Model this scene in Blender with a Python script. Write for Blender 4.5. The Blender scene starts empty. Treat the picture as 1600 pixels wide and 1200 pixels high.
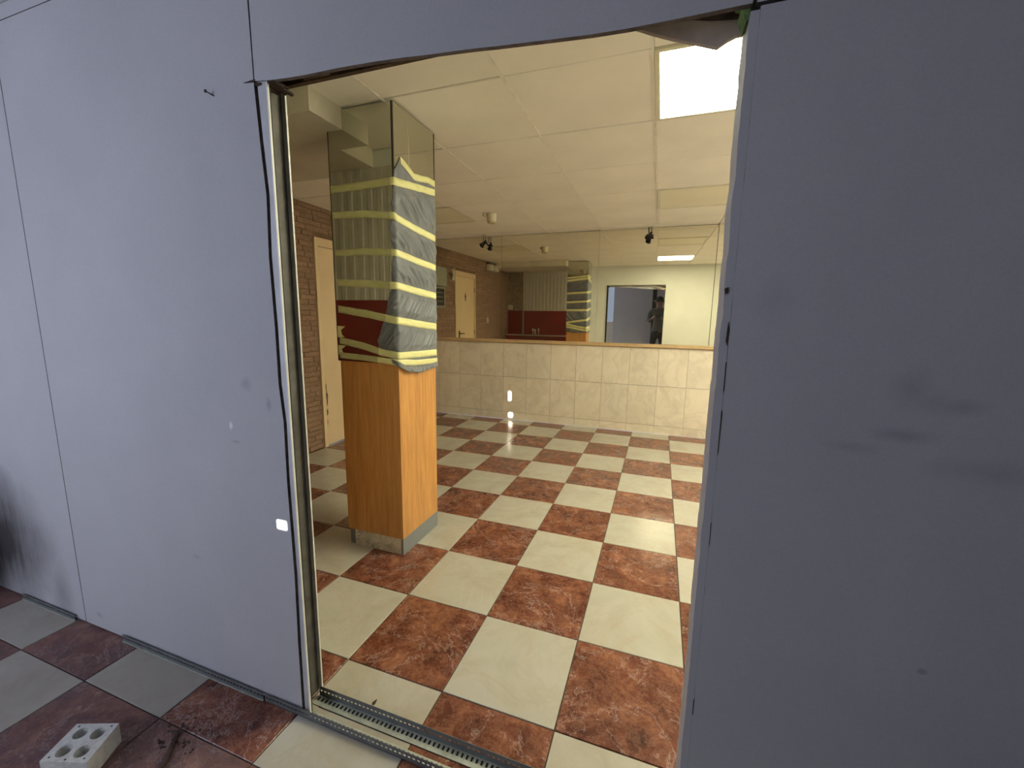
import bpy, bmesh, math, random
from mathutils import Vector, Matrix, noise

scene = bpy.context.scene
S = 0.9111            # every length below is written in units of S metres
ZC = 2.562            # ceiling height
YW = 4.285            # far wall
XL = -2.28            # left wall of the tiled room
XR = 3.06

# ------------------------------------------------------------------ camera
cam_d = bpy.data.cameras.new('camera')
cam_d.sensor_width = 36.0
cam_d.lens = 649.33 / 1600 * 36.0
cam_d.clip_start = 0.02
cam = bpy.data.objects.new('camera', cam_d)
scene.collection.objects.link(cam)
cam.matrix_world = (Matrix.Translation(Vector((1.1607, -1.2547, 1.4451)) * S)
                    @ Matrix.Rotation(0.3378, 4, 'Z') @ Matrix.Rotation(1.415, 4, 'X') @ Matrix.Rotation(0.0159, 4, 'Z'))
scene.camera = cam

# ------------------------------------------------------------------ world, light, exposure
w = bpy.data.worlds.new('sky'); scene.world = w; w.use_nodes = True
w.node_tree.nodes['Background'].inputs[0].default_value = (0.50, 0.62, 0.95, 1)
w.node_tree.nodes['Background'].inputs[1].default_value = 1.6
scene.view_settings.view_transform = 'Standard'
scene.view_settings.look = 'None'
scene.view_settings.exposure = 0.0
scene.view_settings.gamma = 1.0
scene.view_settings.use_curve_mapping = False

sun_d = bpy.data.lights.new('sun', 'SUN'); sun_d.energy = 45; sun_d.angle = math.radians(0.25)
sun_d.color = (1, 0.97, 0.93)
sun = bpy.data.objects.new('sun', sun_d); scene.collection.objects.link(sun)
SUN = Vector((-0.4, 0.9, -0.2)).normalized()
sun.rotation_euler = SUN.to_track_quat('-Z', 'Y').to_euler()
sun.location = (6, -8, 4)

WINDOW_STRENGTH = 3.95
WINDOW_COLOR = (0.71, 0.78, 1.0, 1)
LED_STRENGTH = 30.0
LED_COLOR = (1.0, 0.95, 0.70, 1)

# ------------------------------------------------------------------ materials
def nt_mat(name, rough=0.6, base=(0.8, 0.8, 0.8), metallic=0.0, spec=None):
    m = bpy.data.materials.new(name); m.use_nodes = True
    b = m.node_tree.nodes['Principled BSDF']
    b.inputs['Base Color'].default_value = (*base, 1)
    b.inputs['Roughness'].default_value = rough
    b.inputs['Metallic'].default_value = metallic
    if spec is not None: b.inputs['Specular IOR Level'].default_value = spec
    return m, m.node_tree, b

def coords(nt, scale=(1, 1, 1), rnd=False, kind='Object', rot=(0, 0, 0)):
    tc = nt.nodes.new('ShaderNodeTexCoord'); mp = nt.nodes.new('ShaderNodeMapping')
    mp.inputs['Scale'].default_value = scale; mp.inputs['Rotation'].default_value = rot
    nt.links.new(tc.outputs[kind], mp.inputs['Vector'])
    if rnd:
        oi = nt.nodes.new('ShaderNodeObjectInfo')
        mu = nt.nodes.new('ShaderNodeVectorMath'); mu.operation = 'SCALE'; mu.inputs[0].default_value = (71.3, 37.7, 19.1)
        nt.links.new(oi.outputs['Random'], mu.inputs['Scale'])
        nt.links.new(mu.outputs[0], mp.inputs['Location'])
    return mp.outputs[0]

def tex_noise(nt, vec, scale, detail=4, rough=0.55, dist=0.0):
    n = nt.nodes.new('ShaderNodeTexNoise')
    n.inputs['Scale'].default_value = scale; n.inputs['Detail'].default_value = detail
    n.inputs['Roughness'].default_value = rough; n.inputs['Distortion'].default_value = dist
    nt.links.new(vec, n.inputs['Vector'])
    return n.outputs['Fac']

def ramp(nt, fac, stops, interp='LINEAR'):
    r = nt.nodes.new('ShaderNodeValToRGB'); r.color_ramp.interpolation = interp
    el = r.color_ramp.elements
    while len(el) < len(stops): el.new(0.5)
    for e, (p, c) in zip(el, stops):
        e.position = p; e.color = (*c, 1) if len(c) == 3 else c
    nt.links.new(fac, r.inputs['Fac'])
    return r.outputs['Color']

def mix(nt, fac, a, b, mode='MIX'):
    n = nt.nodes.new('ShaderNodeMix'); n.data_type = 'RGBA'; n.blend_type = mode
    for sock, v in ((n.inputs['Factor'], fac), (n.inputs['A'], a), (n.inputs['B'], b)):
        if isinstance(v, (int, float)): sock.default_value = v
        elif isinstance(v, tuple): sock.default_value = (*v, 1) if len(v) == 3 else v
        else: nt.links.new(v, sock)
    return n.outputs['Result']

def math_n(nt, op, a, b=None, clamp=False):
    n = nt.nodes.new('ShaderNodeMath'); n.operation = op; n.use_clamp = clamp
    for i, v in enumerate((a, b)):
        if v is None: continue
        if isinstance(v, (int, float)): n.inputs[i].default_value = v
        else: nt.links.new(v, n.inputs[i])
    return n.outputs[0]

def bump(nt, b, h, strength=0.2, dist=0.002):
    n = nt.nodes.new('ShaderNodeBump'); n.inputs['Strength'].default_value = strength
    n.inputs['Distance'].default_value = dist
    nt.links.new(h, n.inputs['Height']); nt.links.new(n.outputs[0], b.inputs['Normal'])

def g3(v): return (v, v, v)

def ramp_v(nt, fac, p0, p1):
    return ramp(nt, fac, [(p0, g3(0)), (p1, g3(1))])

# blobs of dirt with a place and a shape of their own: list of (centre, radii, amount)
def blobs(nt, spots, warp=0.35, wscale=9.0):
    tc = nt.nodes.new('ShaderNodeTexCoord')
    nz = nt.nodes.new('ShaderNodeTexNoise'); nz.inputs['Scale'].default_value = wscale; nz.inputs['Detail'].default_value = 4
    nt.links.new(tc.outputs['Object'], nz.inputs['Vector'])
    out = None
    for c, r, a in spots:
        s = nt.nodes.new('ShaderNodeVectorMath'); s.operation = 'SUBTRACT'
        nt.links.new(tc.outputs['Object'], s.inputs[0]); s.inputs[1].default_value = Vector(c) * S
        d = nt.nodes.new('ShaderNodeVectorMath'); d.operation = 'DIVIDE'
        nt.links.new(s.outputs[0], d.inputs[0]); d.inputs[1].default_value = Vector(r) * S
        l = nt.nodes.new('ShaderNodeVectorMath'); l.operation = 'LENGTH'; nt.links.new(d.outputs[0], l.inputs[0])
        wv = math_n(nt, 'MULTIPLY', math_n(nt, 'SUBTRACT', nz.outputs['Fac'], 0.5), warp * 4)
        v = math_n(nt, 'SUBTRACT', 1.0, math_n(nt, 'ADD', l.outputs['Value'], wv), clamp=True)
        v = math_n(nt, 'MULTIPLY', v, a)
        out = v if out is None else math_n(nt, 'MAXIMUM', out, v)
    return out

M = {}
def simple(key, base, rough=0.6, metallic=0.0, var=0.12, scale=12, bumpy=0.0, spec=None):
    m, nt, b = nt_mat(key, rough, base, metallic, spec)
    v = coords(nt)
    n = tex_noise(nt, v, scale, 5, 0.6)
    dark = tuple(c * (1 - var) for c in base); light = tuple(min(1, c * (1 + var)) for c in base)
    nt.links.new(ramp(nt, n, [(0.3, dark), (0.7, light)]), b.inputs['Base Color'])
    if bumpy: bump(nt, b, n, bumpy)
    M[key] = m
    return m

# floor tiles
def dusty(nt, b, amount):
    src = b.inputs['Base Color'].links[0].from_socket
    v = coords(nt, rnd=True)
    n = tex_noise(nt, v, 6, 7, 0.65, 0.5)
    f = ramp(nt, n, [(0.3, g3(amount * .55)), (0.7, g3(amount))])
    nt.links.new(mix(nt, f, src, (0.175, 0.15, 0.165)), b.inputs['Base Color'])
    for l in list(b.inputs['Roughness'].links): nt.links.remove(l)
    b.inputs['Roughness'].default_value = 0.6
    b.inputs['Specular IOR Level'].default_value = 0.25
def red_marble(key='red', rg=0.20, dust=0.0):
    m, nt, b = nt_mat(key + '_marble_tile', rg)
    v = coords(nt, rnd=True)
    n1 = tex_noise(nt, v, 8.5, 12, 0.74, 0.35)
    base = ramp(nt, n1, [(0.33, (0.045, 0.014, 0.012)), (0.44, (0.115, 0.034, 0.022)), (0.54, (0.185, 0.062, 0.036)), (0.64, (0.30, 0.125, 0.070)), (0.76, (0.52, 0.30, 0.19))])
    n2 = tex_noise(nt, v, 20, 12, 0.80, 0.25)
    vein = ramp(nt, n2, [(0.475, g3(0)), (0.50, g3(0.42)), (0.525, g3(0))])
    c = mix(nt, vein, base, (0.44, 0.23, 0.14))
    n3 = tex_noise(nt, v, 3.2, 9, 0.70, 0.6)
    vein2 = ramp(nt, n3, [(0.492, g3(0)), (0.50, g3(0.55)), (0.508, g3(0))])
    c = mix(nt, vein2, c, (0.55, 0.42, 0.38))
    nt.links.new(c, b.inputs['Base Color'])
    nt.links.new(ramp(nt, tex_noise(nt, v, 30, 3), [(0.3, g3(0.16)), (0.7, g3(0.26))]), b.inputs['Roughness'])
    bump(nt, b, tex_noise(nt, v, 7, 2), 0.05, 0.002)
    if dust: dusty(nt, b, dust)
    M[key] = m
red_marble()
red_marble('red_dusty', 0.62, 0.50)

def cream_marble(key='cream', rg=0.20, dust=0.0):
    m, nt, b = nt_mat(key + '_marble_tile', rg)
    v = coords(nt, rnd=True)
    n1 = tex_noise(nt, v, 4, 9, 0.6, 0.8)
    c = ramp(nt, n1, [(0.3, (0.42, 0.395, 0.32)), (0.5, (0.475, 0.455, 0.38)), (0.72, (0.51, 0.49, 0.425))])
    n2 = tex_noise(nt, v, 3.6, 9, 0.68, 0.7)
    vein = ramp(nt, n2, [(0.44, g3(0)), (0.50, g3(0.26)), (0.56, g3(0))])
    c = mix(nt, vein, c, (0.42, 0.32, 0.22))
    n3 = tex_noise(nt, v, 95, 3, 0.6)
    c = mix(nt, ramp(nt, n3, [(0.69, g3(0)), (0.76, g3(0.35))]), c, (0.28, 0.24, 0.18))
    nt.links.new(c, b.inputs['Base Color'])
    nt.links.new(ramp(nt, tex_noise(nt, v, 30, 3), [(0.3, g3(0.16)), (0.7, g3(0.26))]), b.inputs['Roughness'])
    bump(nt, b, tex_noise(nt, v, 7, 2), 0.05, 0.002)
    if dust: dusty(nt, b, dust)
    M[key] = m
cream_marble()
cream_marble('cream_dusty', 0.62, 0.36)

def wall_tile():
    m, nt, b = nt_mat('beige_wall_tile', 0.22)
    v = coords(nt, rnd=True)
    n1 = tex_noise(nt, v, 3.5, 8, 0.6, 1.0)
    c = ramp(nt, n1, [(0.3, (0.80, 0.705, 0.56)), (0.5, (0.885, 0.795, 0.64)), (0.7, (0.92, 0.84, 0.70))])
    n2 = tex_noise(nt, v, 3, 5, 0.55, 0.8)
    c = mix(nt, ramp(nt, n2, [(0.45, g3(0)), (0.50, g3(0.28)), (0.55, g3(0))]), c, (0.60, 0.51, 0.40))
    oi = nt.nodes.new('ShaderNodeObjectInfo')
    tint = ramp(nt, oi.outputs['Random'], [(0, (0.93, 0.93, 0.93)), (1, (1.0, 0.985, 0.97))])
    c = mix(nt, 1.0, c, tint, 'MULTIPLY')
    nt.links.new(c, b.inputs['Base Color'])
    bump(nt, b, tex_noise(nt, v, 6, 2), 0.05, 0.002)
    M['wtile'] = m
wall_tile()

def board():
    m, nt, b = nt_mat('plasterboard_paper', 0.75, spec=0.3)
    v = coords(nt)
    fine = tex_noise(nt, v, 260, 3, 0.6)
    big = tex_noise(nt, v, 2.3, 6, 0.55, 0.4)
    c = ramp(nt, big, [(0.3, (0.49, 0.49, 0.50)), (0.7, (0.54, 0.54, 0.55))])
    c = mix(nt, ramp(nt, fine, [(0.35, g3(0.16)), (0.65, g3(0))]), c, (0.30, 0.30, 0.33))
    sm = blobs(nt, [((1.618, -.26, 1.322), (0.045, .1, 0.05), .8), ((1.66, -.26, 1.30), (.05, .1, .03), .55), ((1.70, -.26, 1.296), (.05, .1, .022), .9),
                    ((1.62, -.26, 1.232), (.07, .1, .018), .9), ((1.54, -.26, 1.20), (.06, .1, .014), .6), ((1.377, -.26, 1.49), (.05, .1, .06), .35),
                    ((1.75, -.26, 1.176), (.12, .1, .03), .55), ((1.715, -.26, .741), (.012, .1, .010), 2.5),
                    ((-.126, -.26, 1.217), (.03, .1, .03), .9), ((-.033, -.26, 1.155), (.015, .1, .028), 1.4), ((-.195, -.26, 1.01), (.03, .1, .008), 1.2),
                    ((-.468, -.26, .518), (.03, .1, .012), .8), ((-1.175, -.26, .077), (.03, .1, .02), 1.2)], 0.30, 22)
    c = mix(nt, math_n(nt, 'MINIMUM', math_n(nt, 'MULTIPLY', sm, 0.42), 0.5), c, (0.20, 0.20, 0.23))
    c = mix(nt, math_n(nt, 'MINIMUM', blobs(nt, [((-.216, -.26, 1.065), (.010, .1, .018), 1.6)], 0.1, 20), 0.8), c, (0.85, 0.86, 0.88))  # dim sun spot painted as a pale dab
    painted_shade = blobs(nt, [((-1.95, -.26, .30), (.55, .4, .42), 1.5), ((-1.45, -.26, .12), (.12, .4, .22), .5)], 0.16, 4)  # soft shadow at the lower left, painted into the sheet colour
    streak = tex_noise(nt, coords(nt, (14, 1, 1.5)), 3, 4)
    painted_shade = math_n(nt, 'MULTIPLY', painted_shade, ramp(nt, streak, [(0.2, g3(.7)), (0.7, g3(1))]))
    c = mix(nt, painted_shade, c, (0.065, 0.058, 0.060))
    nt.links.new(c, b.inputs['Base Color'])
    bump(nt, b, fine, 0.10, 0.0006)
    M['board'] = m
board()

simple('inner_paint', (0.70, 0.715, 0.65), 0.7, var=0.05, scale=2)
simple('gypsum', (0.70, 0.68, 0.64), 0.9, var=0.2, scale=60, bumpy=0.4)
simple('brown_paper', (0.30, 0.235, 0.17), 0.9, var=0.35, scale=18, bumpy=0.3)
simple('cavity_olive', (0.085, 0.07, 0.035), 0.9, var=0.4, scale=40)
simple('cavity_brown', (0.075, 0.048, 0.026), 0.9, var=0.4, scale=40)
simple('board_cut', (0.13, 0.105, 0.09), 0.95, var=0.4, scale=50, bumpy=0.3)
simple('torn_paper', (0.42, 0.35, 0.30), 0.9, var=0.25, scale=9, bumpy=0.3)
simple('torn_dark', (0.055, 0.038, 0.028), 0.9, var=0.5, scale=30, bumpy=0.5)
simple('green_paper', (0.13, 0.21, 0.07), 0.9, var=0.6, scale=60, bumpy=0.4)
simple('galvanised', (0.42, 0.43, 0.42), 0.45, 0.75, var=0.22, scale=25)
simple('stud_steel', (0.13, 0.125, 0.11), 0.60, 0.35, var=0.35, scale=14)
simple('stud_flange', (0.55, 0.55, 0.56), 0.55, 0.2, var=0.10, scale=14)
simple('stud_lip_lit', (0.80, 0.80, 0.74), 0.45, 0.1, var=0.08, scale=14)  # paler copy of the stud steel, with the panel's light in its colour
simple('track_steel', (0.17, 0.18, 0.18), 0.5, 0.25, var=0.2, scale=30)
simple('track_foot', (0.50, 0.53, 0.46), 0.45, 0.35, var=0.25, scale=20)
simple('grout', (0.06, 0.042, 0.03), 0.9, var=0.3, scale=30)
simple('wall_grout', (0.30, 0.24, 0.17), 0.9, var=0.15, scale=30)
simple('ceiling_tile', (0.93, 0.88, 0.78), 0.85, var=0.05, scale=2.0, bumpy=0.08)
simple('ceiling_tee', (0.90, 0.86, 0.76), 0.6, var=0.08, scale=20)
simple('ceiling_void', (0.22, 0.18, 0.12), 0.9)
simple('near_ceiling', (0.62, 0.60, 0.60), 0.9)
simple('plaster', (0.86, 0.85, 0.85), 0.85, var=0.12, scale=3)
simple('soffit_paint', (0.70, 0.655, 0.53), 0.8, var=0.10, scale=3)
simple('door_paint', (0.78, 0.60, 0.36), 0.55, var=0.05, scale=3)
simple('rail_wood', (0.60, 0.42, 0.22), 0.45, var=0.12, scale=8)
simple('red_paint', (0.20, 0.010, 0.008), 0.35, var=0.2, scale=3)
simple('ribbed_white', (0.56, 0.54, 0.47), 0.6, var=0.06)
simple('white_plastic', (0.72, 0.68, 0.52), 0.45, var=0.06)
simple('yellowed_lens', (0.86, 0.80, 0.61), 0.5, var=0.05, scale=2)
simple('yellowed_plastic', (0.55, 0.46, 0.26), 0.5, var=0.15, scale=20)
simple('black_metal', (0.015, 0.014, 0.013), 0.4, 0.3)
simple('dark_edge', (0.010, 0.009, 0.008), 0.5)
simple('grey_laminate', (0.205, 0.225, 0.235), 0.4, var=0.08, scale=6)
simple('rear_door_paint', (0.68, 0.70, 0.78), 0.5, var=0.06, scale=2)
simple('chrome', (0.75, 0.75, 0.75), 0.2, 1.0)
simple('aged_brass', (0.16, 0.10, 0.05), 0.4, 0.6)
simple('grey_green_board', (0.33, 0.34, 0.25), 0.6, var=0.1)
simple('cinder', (0.62, 0.62, 0.58), 0.9, var=0.16, scale=70, bumpy=0.5)
simple('sack_black', (0.012, 0.012, 0.013), 0.5, bumpy=0.6)
simple('skin', (0.42, 0.22, 0.15), 0.6)
simple('jacket_grey', (0.13, 0.14, 0.13), 0.85)
simple('trousers_dark', (0.03, 0.032, 0.04), 0.85)
simple('hair_dark', (0.02, 0.015, 0.012), 0.8)
simple('crack_edge', (0.65, 0.60, 0.48), 0.5)

def plinth_mat():
    m, nt, b = nt_mat('stained_plinth', 0.7)
    v = coords(nt)
    n = tex_noise(nt, v, 7, 8, 0.65, 0.6)
    c = ramp(nt, n, [(0.35, (0.50, 0.45, 0.36)), (0.6, (0.76, 0.72, 0.60))])
    cr = tex_noise(nt, v, 5, 7, 0.65, 2.0)
    c = mix(nt, ramp(nt, cr, [(0.485, g3(0)), (0.50, g3(0.8)), (0.515, g3(0))]), c, (0.10, 0.075, 0.05))
    nt.links.new(c, b.inputs['Base Color']); M['plinth'] = m
plinth_mat()

def wood():
    m, nt, b = nt_mat('beech_veneer', 0.38)
    v = coords(nt, (14, 14, 0.9))
    n = tex_noise(nt, v, 3.0, 6, 0.6, 0.3)
    c = ramp(nt, n, [(0.3, (0.54, 0.245, 0.065)), (0.5, (0.68, 0.335, 0.095)), (0.72, (0.76, 0.40, 0.13))])
    f = tex_noise(nt, coords(nt, (120, 120, 5)), 2, 3)
    c = mix(nt, ramp(nt, f, [(0.35, g3(0.25)), (0.6, g3(0))]), c, (0.33, 0.14, 0.035))
    blot = tex_noise(nt, coords(nt, (1, 1, 0.6)), 3, 4)
    c = mix(nt, ramp(nt, blot, [(0.5, g3(0)), (0.7, g3(0.30))]), c, (0.30, 0.15, 0.06))
    nt.links.new(c, b.inputs['Base Color']); M['wood'] = m
wood()

def mirror_mat(key, tint, haze):
    m, nt, b = nt_mat(key, 0.015, tint, 1.0)
    out = nt.nodes['Material Output']
    df = nt.nodes.new('ShaderNodeBsdfDiffuse'); df.inputs['Color'].default_value = (0.45, 0.42, 0.33, 1)
    mx = nt.nodes.new('ShaderNodeMixShader')
    n = tex_noise(nt, coords(nt, (1, 1, .5)), 3, 5)
    f = ramp(nt, n, [(0.3, g3(haze * 0.5)), (0.7, g3(haze * 1.5))])
    nt.links.new(f, mx.inputs[0]); nt.links.new(b.outputs[0], mx.inputs[1]); nt.links.new(df.outputs[0], mx.inputs[2])
    nt.links.new(mx.outputs[0], out.inputs['Surface'])
    M[key] = m
mirror_mat('wall_mirror', (0.84, 0.81, 0.69), 0.03)
mirror_mat('pillar_mirror', (0.60, 0.60, 0.50), 0.05)

def fabric():
    m, nt, b = nt_mat('grey_satin', 0.48, (0.1, 0.1, 0.1))
    v = coords(nt)
    c = ramp(nt, tex_noise(nt, v, 6, 4), [(0.3, (0.10, 0.112, 0.125)), (0.7, (0.17, 0.185, 0.20))])
    nt.links.new(c, b.inputs['Base Color'])
    b.inputs['Specular IOR Level'].default_value = 0.7
    b.inputs['Sheen Weight'].default_value = 0.5
    M['fabric'] = m
fabric()

def tape():
    m, nt, b = nt_mat('masking_tape', 0.55)
    v = coords(nt, (1, 1, 5))
    c = ramp(nt, tex_noise(nt, v, 14, 5, 0.6), [(0.3, (0.74, 0.72, 0.29)), (0.6, (0.86, 0.85, 0.43))])
    nt.links.new(c, b.inputs['Base Color'])
    bump(nt, b, tex_noise(nt, v, 40, 3), 0.3, 0.001)
    M['tape'] = m
    t = m.copy(); M['tape_thin'] = t
    t.node_tree.nodes['Principled BSDF'].inputs['Alpha'].default_value = 0.62
tape()

def brick():
    m, nt, b = nt_mat('brown_stone_brick', 0.85)
    v = coords(nt, (1, 1, 3), rnd=True)
    n = tex_noise(nt, v, 22, 6, 0.7)
    c = ramp(nt, n, [(0.3, (0.23, 0.135, 0.075)), (0.55, (0.34, 0.215, 0.135)), (0.75, (0.46, 0.32, 0.215))])
    oi = nt.nodes.new('ShaderNodeObjectInfo')
    c = mix(nt, 1.0, c, ramp(nt, oi.outputs['Random'], [(0, g3(0.78)), (1, g3(1.0))]), 'MULTIPLY')
    nt.links.new(c, b.inputs['Base Color'])
    bump(nt, b, n, 0.8, 0.006); M['brick'] = m
brick()
simple('mortar', (0.20, 0.12, 0.07), 0.95, var=0.2, scale=30)

def damaged_door():
    m, nt, b = nt_mat('damaged_door_paint', 0.5)
    v = coords(nt)
    c = ramp(nt, tex_noise(nt, v, 3, 4), [(0.3, (0.72, 0.55, 0.33)), (0.7, (0.80, 0.62, 0.38))])
    sp = blobs(nt, [((XL, 2.325, .66), (.3, .018, .08), 1.6), ((XL, 2.335, .58), (.3, .02, .05), 2.4), ((XL, 2.338, .51), (.3, .012, .07), 2.2),
                    ((XL, 2.332, .385), (.3, .02, .045), 2.6), ((XL, 2.33, .27), (.3, .008, .05), 1.5)], 0.35, 45)
    c = mix(nt, math_n(nt, 'MINIMUM', sp, 1.0), c, (0.085, 0.055, 0.02))
    nt.links.new(c, b.inputs['Base Color']); M['door_leaf'] = m
damaged_door()

def pane_mat(key, col, st):
    m = bpy.data.materials.new(key); m.use_nodes = True; nt = m.node_tree
    e = nt.nodes.new('ShaderNodeEmission'); e.inputs[0].default_value = col; e.inputs[1].default_value = st
    nt.links.new(e.outputs[0], nt.nodes['Material Output'].inputs['Surface']); M[key] = m
pane_mat('daylit_pane', WINDOW_COLOR, WINDOW_STRENGTH)
pane_mat('glow_strip', (0.55, 0.68, 1.0, 1), 0.55)
def led():
    m = bpy.data.materials.new('lit_diffuser'); m.use_nodes = True; nt = m.node_tree
    e = nt.nodes.new('ShaderNodeEmission'); e.inputs[0].default_value = LED_COLOR; e.inputs[1].default_value = LED_STRENGTH
    nt.links.new(e.outputs[0], nt.nodes['Material Output'].inputs['Surface']); M['led'] = m
led()

# ------------------------------------------------------------------ mesh helpers
ROOT = {}
class MB:
    def __init__(s): s.v = []; s.f = []; s.m = []; s.sm = []
    def add(s, vs, fs, mi=0, smooth=False):
        o = len(s.v); s.v += [Vector(v) for v in vs]
        for f in fs: s.f.append([i + o for i in f]); s.m.append(mi); s.sm.append(smooth)
    def box(s, x0, x1, y0, y1, z0, z1, mi=0):
        s.add([(x0, y0, z0), (x1, y0, z0), (x1, y1, z0), (x0, y1, z0), (x0, y0, z1), (x1, y0, z1), (x1, y1, z1), (x0, y1, z1)],
              [(0, 3, 2, 1), (4, 5, 6, 7), (0, 1, 5, 4), (1, 2, 6, 5), (2, 3, 7, 6), (3, 0, 4, 7)], mi)
        return s
    def slab(s, x0, x1, y0, y1, z0, z1, c, axis='z', mi=0):
        """box whose face towards +axis (or -axis) has a small chamfer"""
        if axis == 'z':
            P = lambda a, b, d: (a, b, d)
            A = (x0, x1); B = (y0, y1); D = (z0, z1)
        elif axis == '-z':
            P = lambda a, b, d: (a, b, d); A = (x0, x1); B = (y0, y1); D = (z1, z0)
        elif axis == '-y':
            P = lambda a, b, d: (a, d, b); A = (x0, x1); B = (z0, z1); D = (y1, y0)
        elif axis == 'x':
            P = lambda a, b, d: (d, a, b); A = (y0, y1); B = (z0, z1); D = (x0, x1)
        d0, d1 = D; dc = d1 - c * (1 if d1 > d0 else -1)
        vs = [P(A[i], B[j], d0) for i, j in ((0, 0), (1, 0), (1, 1), (0, 1))]
        vs += [P(A[i], B[j], dc) for i, j in ((0, 0), (1, 0), (1, 1), (0, 1))]
        vs += [P(A[i] + (c if i == 0 else -c), B[j] + (c if j == 0 else -c), d1) for i, j in ((0, 0), (1, 0), (1, 1), (0, 1))]
        fs = [(3, 2, 1, 0), (8, 9, 10, 11)]
        for k in range(4):
            l = (k + 1) % 4
            fs += [(k, l, 4 + l, 4 + k), (4 + k, 4 + l, 8 + l, 8 + k)]
        s.add(vs, fs, mi); return s
    def prism(s, pts, axis, a, b, mi=0):
        """polygon pts in the two other axes, extruded from a to b"""
        n = len(pts)
        P = {'y': lambda p, d: (p[0], d, p[1]), 'x': lambda p, d: (d, p[0], p[1]), 'z': lambda p, d: (p[0], p[1], d)}[axis]
        vs = [P(p, a) for p in pts] + [P(p, b) for p in pts]
        fs = [list(range(n))[::-1], list(range(n, 2 * n))] + [(i, (i + 1) % n, n + (i + 1) % n, n + i) for i in range(n)]
        s.add(vs, fs, mi); return s
    def tube(s, pts, r, seg=8, mi=0, cap=True):
        pts = [Vector(p) for p in pts]; rs = r if isinstance(r, (list, tuple)) else [r] * len(pts)
        rings = []; o = len(s.v); vs = []; fs = []
        for i, p in enumerate(pts):
            t = (pts[min(i + 1, len(pts) - 1)] - pts[max(i - 1, 0)]).normalized()
            up = Vector((0, 0, 1)) if abs(t.z) < 0.9 else Vector((1, 0, 0))
            a = t.cross(up).normalized(); b = t.cross(a)
            for k in range(seg):
                th = 2 * math.pi * k / seg
                vs.append(p + (a * math.cos(th) + b * math.sin(th)) * rs[i])
        for i in range(len(pts) - 1):
            for k in range(seg):
                l = (k + 1) % seg
                fs.append((i * seg + k, i * seg + l, (i + 1) * seg + l, (i + 1) * seg + k))
        s.add(vs, fs, mi, True)
        if cap:
            s.add(vs[:seg], [list(range(seg))], mi); s.add(vs[-seg:], [list(range(seg))], mi)
        return s
    def build(s, name, mats, parent=None, origin=None):
        me = bpy.data.meshes.new(name)
        og = Vector(origin) if origin is not None else (Vector(parent['o']) if parent is not None else Vector((0, 0, 0)))
        me.from_pydata([(v - og) * S for v in s.v], [], s.f)
        if not isinstance(mats, (list, tuple)): mats = [mats]
        for k in mats: me.materials.append(M[k] if isinstance(k, str) else k)
        for p, mi, sm in zip(me.polygons, s.m, s.sm): p.material_index = mi; p.use_smooth = sm
        bm = bmesh.new(); bm.from_mesh(me); bmesh.ops.recalc_face_normals(bm, faces=bm.faces[:]); bm.to_mesh(me); bm.free()
        o = bpy.data.objects.new(name, me); scene.collection.objects.link(o)
        po = Vector(parent['o']) if parent is not None else Vector((0, 0, 0))
        if parent is not None: o.parent = parent
        o.location = (og - po) * S
        o['o'] = list(og)
        return o

def tag(o, label=None, cat=None, group=None, kind=None):
    if label: o['label'] = label
    if cat: o['category'] = cat
    if group: o['group'] = group
    if kind: o['kind'] = kind
    return o

def empty(name, loc, label=None, cat=None, group=None, kind=None):
    o = bpy.data.objects.new(name, None); scene.collection.objects.link(o)
    o.location = Vector(loc) * S; o['o'] = list(loc); o.empty_display_size = 0.1
    return tag(o, label, cat, group, kind)

rng = random.Random(7)

# ================================================================== FLOOR
NX0, NX1, NY0 = -3.05, 3.06, -2.9
floor = MB().box(NX0, NX1, NY0, YW, -0.05, -0.004).build('floor', 'grout')
tag(floor, 'red and cream checkered tile floor running through both rooms', kind='structure')
T = 0.45; g = 0.0022
full = {}
for i in range(-7, 7):
    for j in range(-7, 10):
        x0, x1 = max(i * T + g, NX0), min((i + 1) * T - g, NX1)
        y0, y1 = max(j * T + g, NY0), min((j + 1) * T - g, YW)
        if x1 - x0 < .02 or y1 - y0 < .02: continue
        red_here = (i + j) % 2 == 0 or (i, j) == (-1, -2)
        key = (red_here, j < -1 or (j == -1 and i < -1), round(x1 - x0, 3), round(y1 - y0, 3))
        cx, cy = (x0 + x1) / 2, (y0 + y1) / 2
        if key not in full:
            t = MB().slab(-(x1 - x0) / 2, (x1 - x0) / 2, -(y1 - y0) / 2, (y1 - y0) / 2, -0.012, 0, .0016, 'z').build(
                'floor_tile', ('red' if red_here else 'cream') + ('_dusty' if j < -1 or (j == -1 and i < -1) else ''), None, (0, 0, 0))
            t.parent = floor; full[key] = t
        else:
            t = full[key].copy(); scene.collection.objects.link(t)
        t.location = Vector((cx, cy, rng.uniform(-.0006, .0002))) * S

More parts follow.
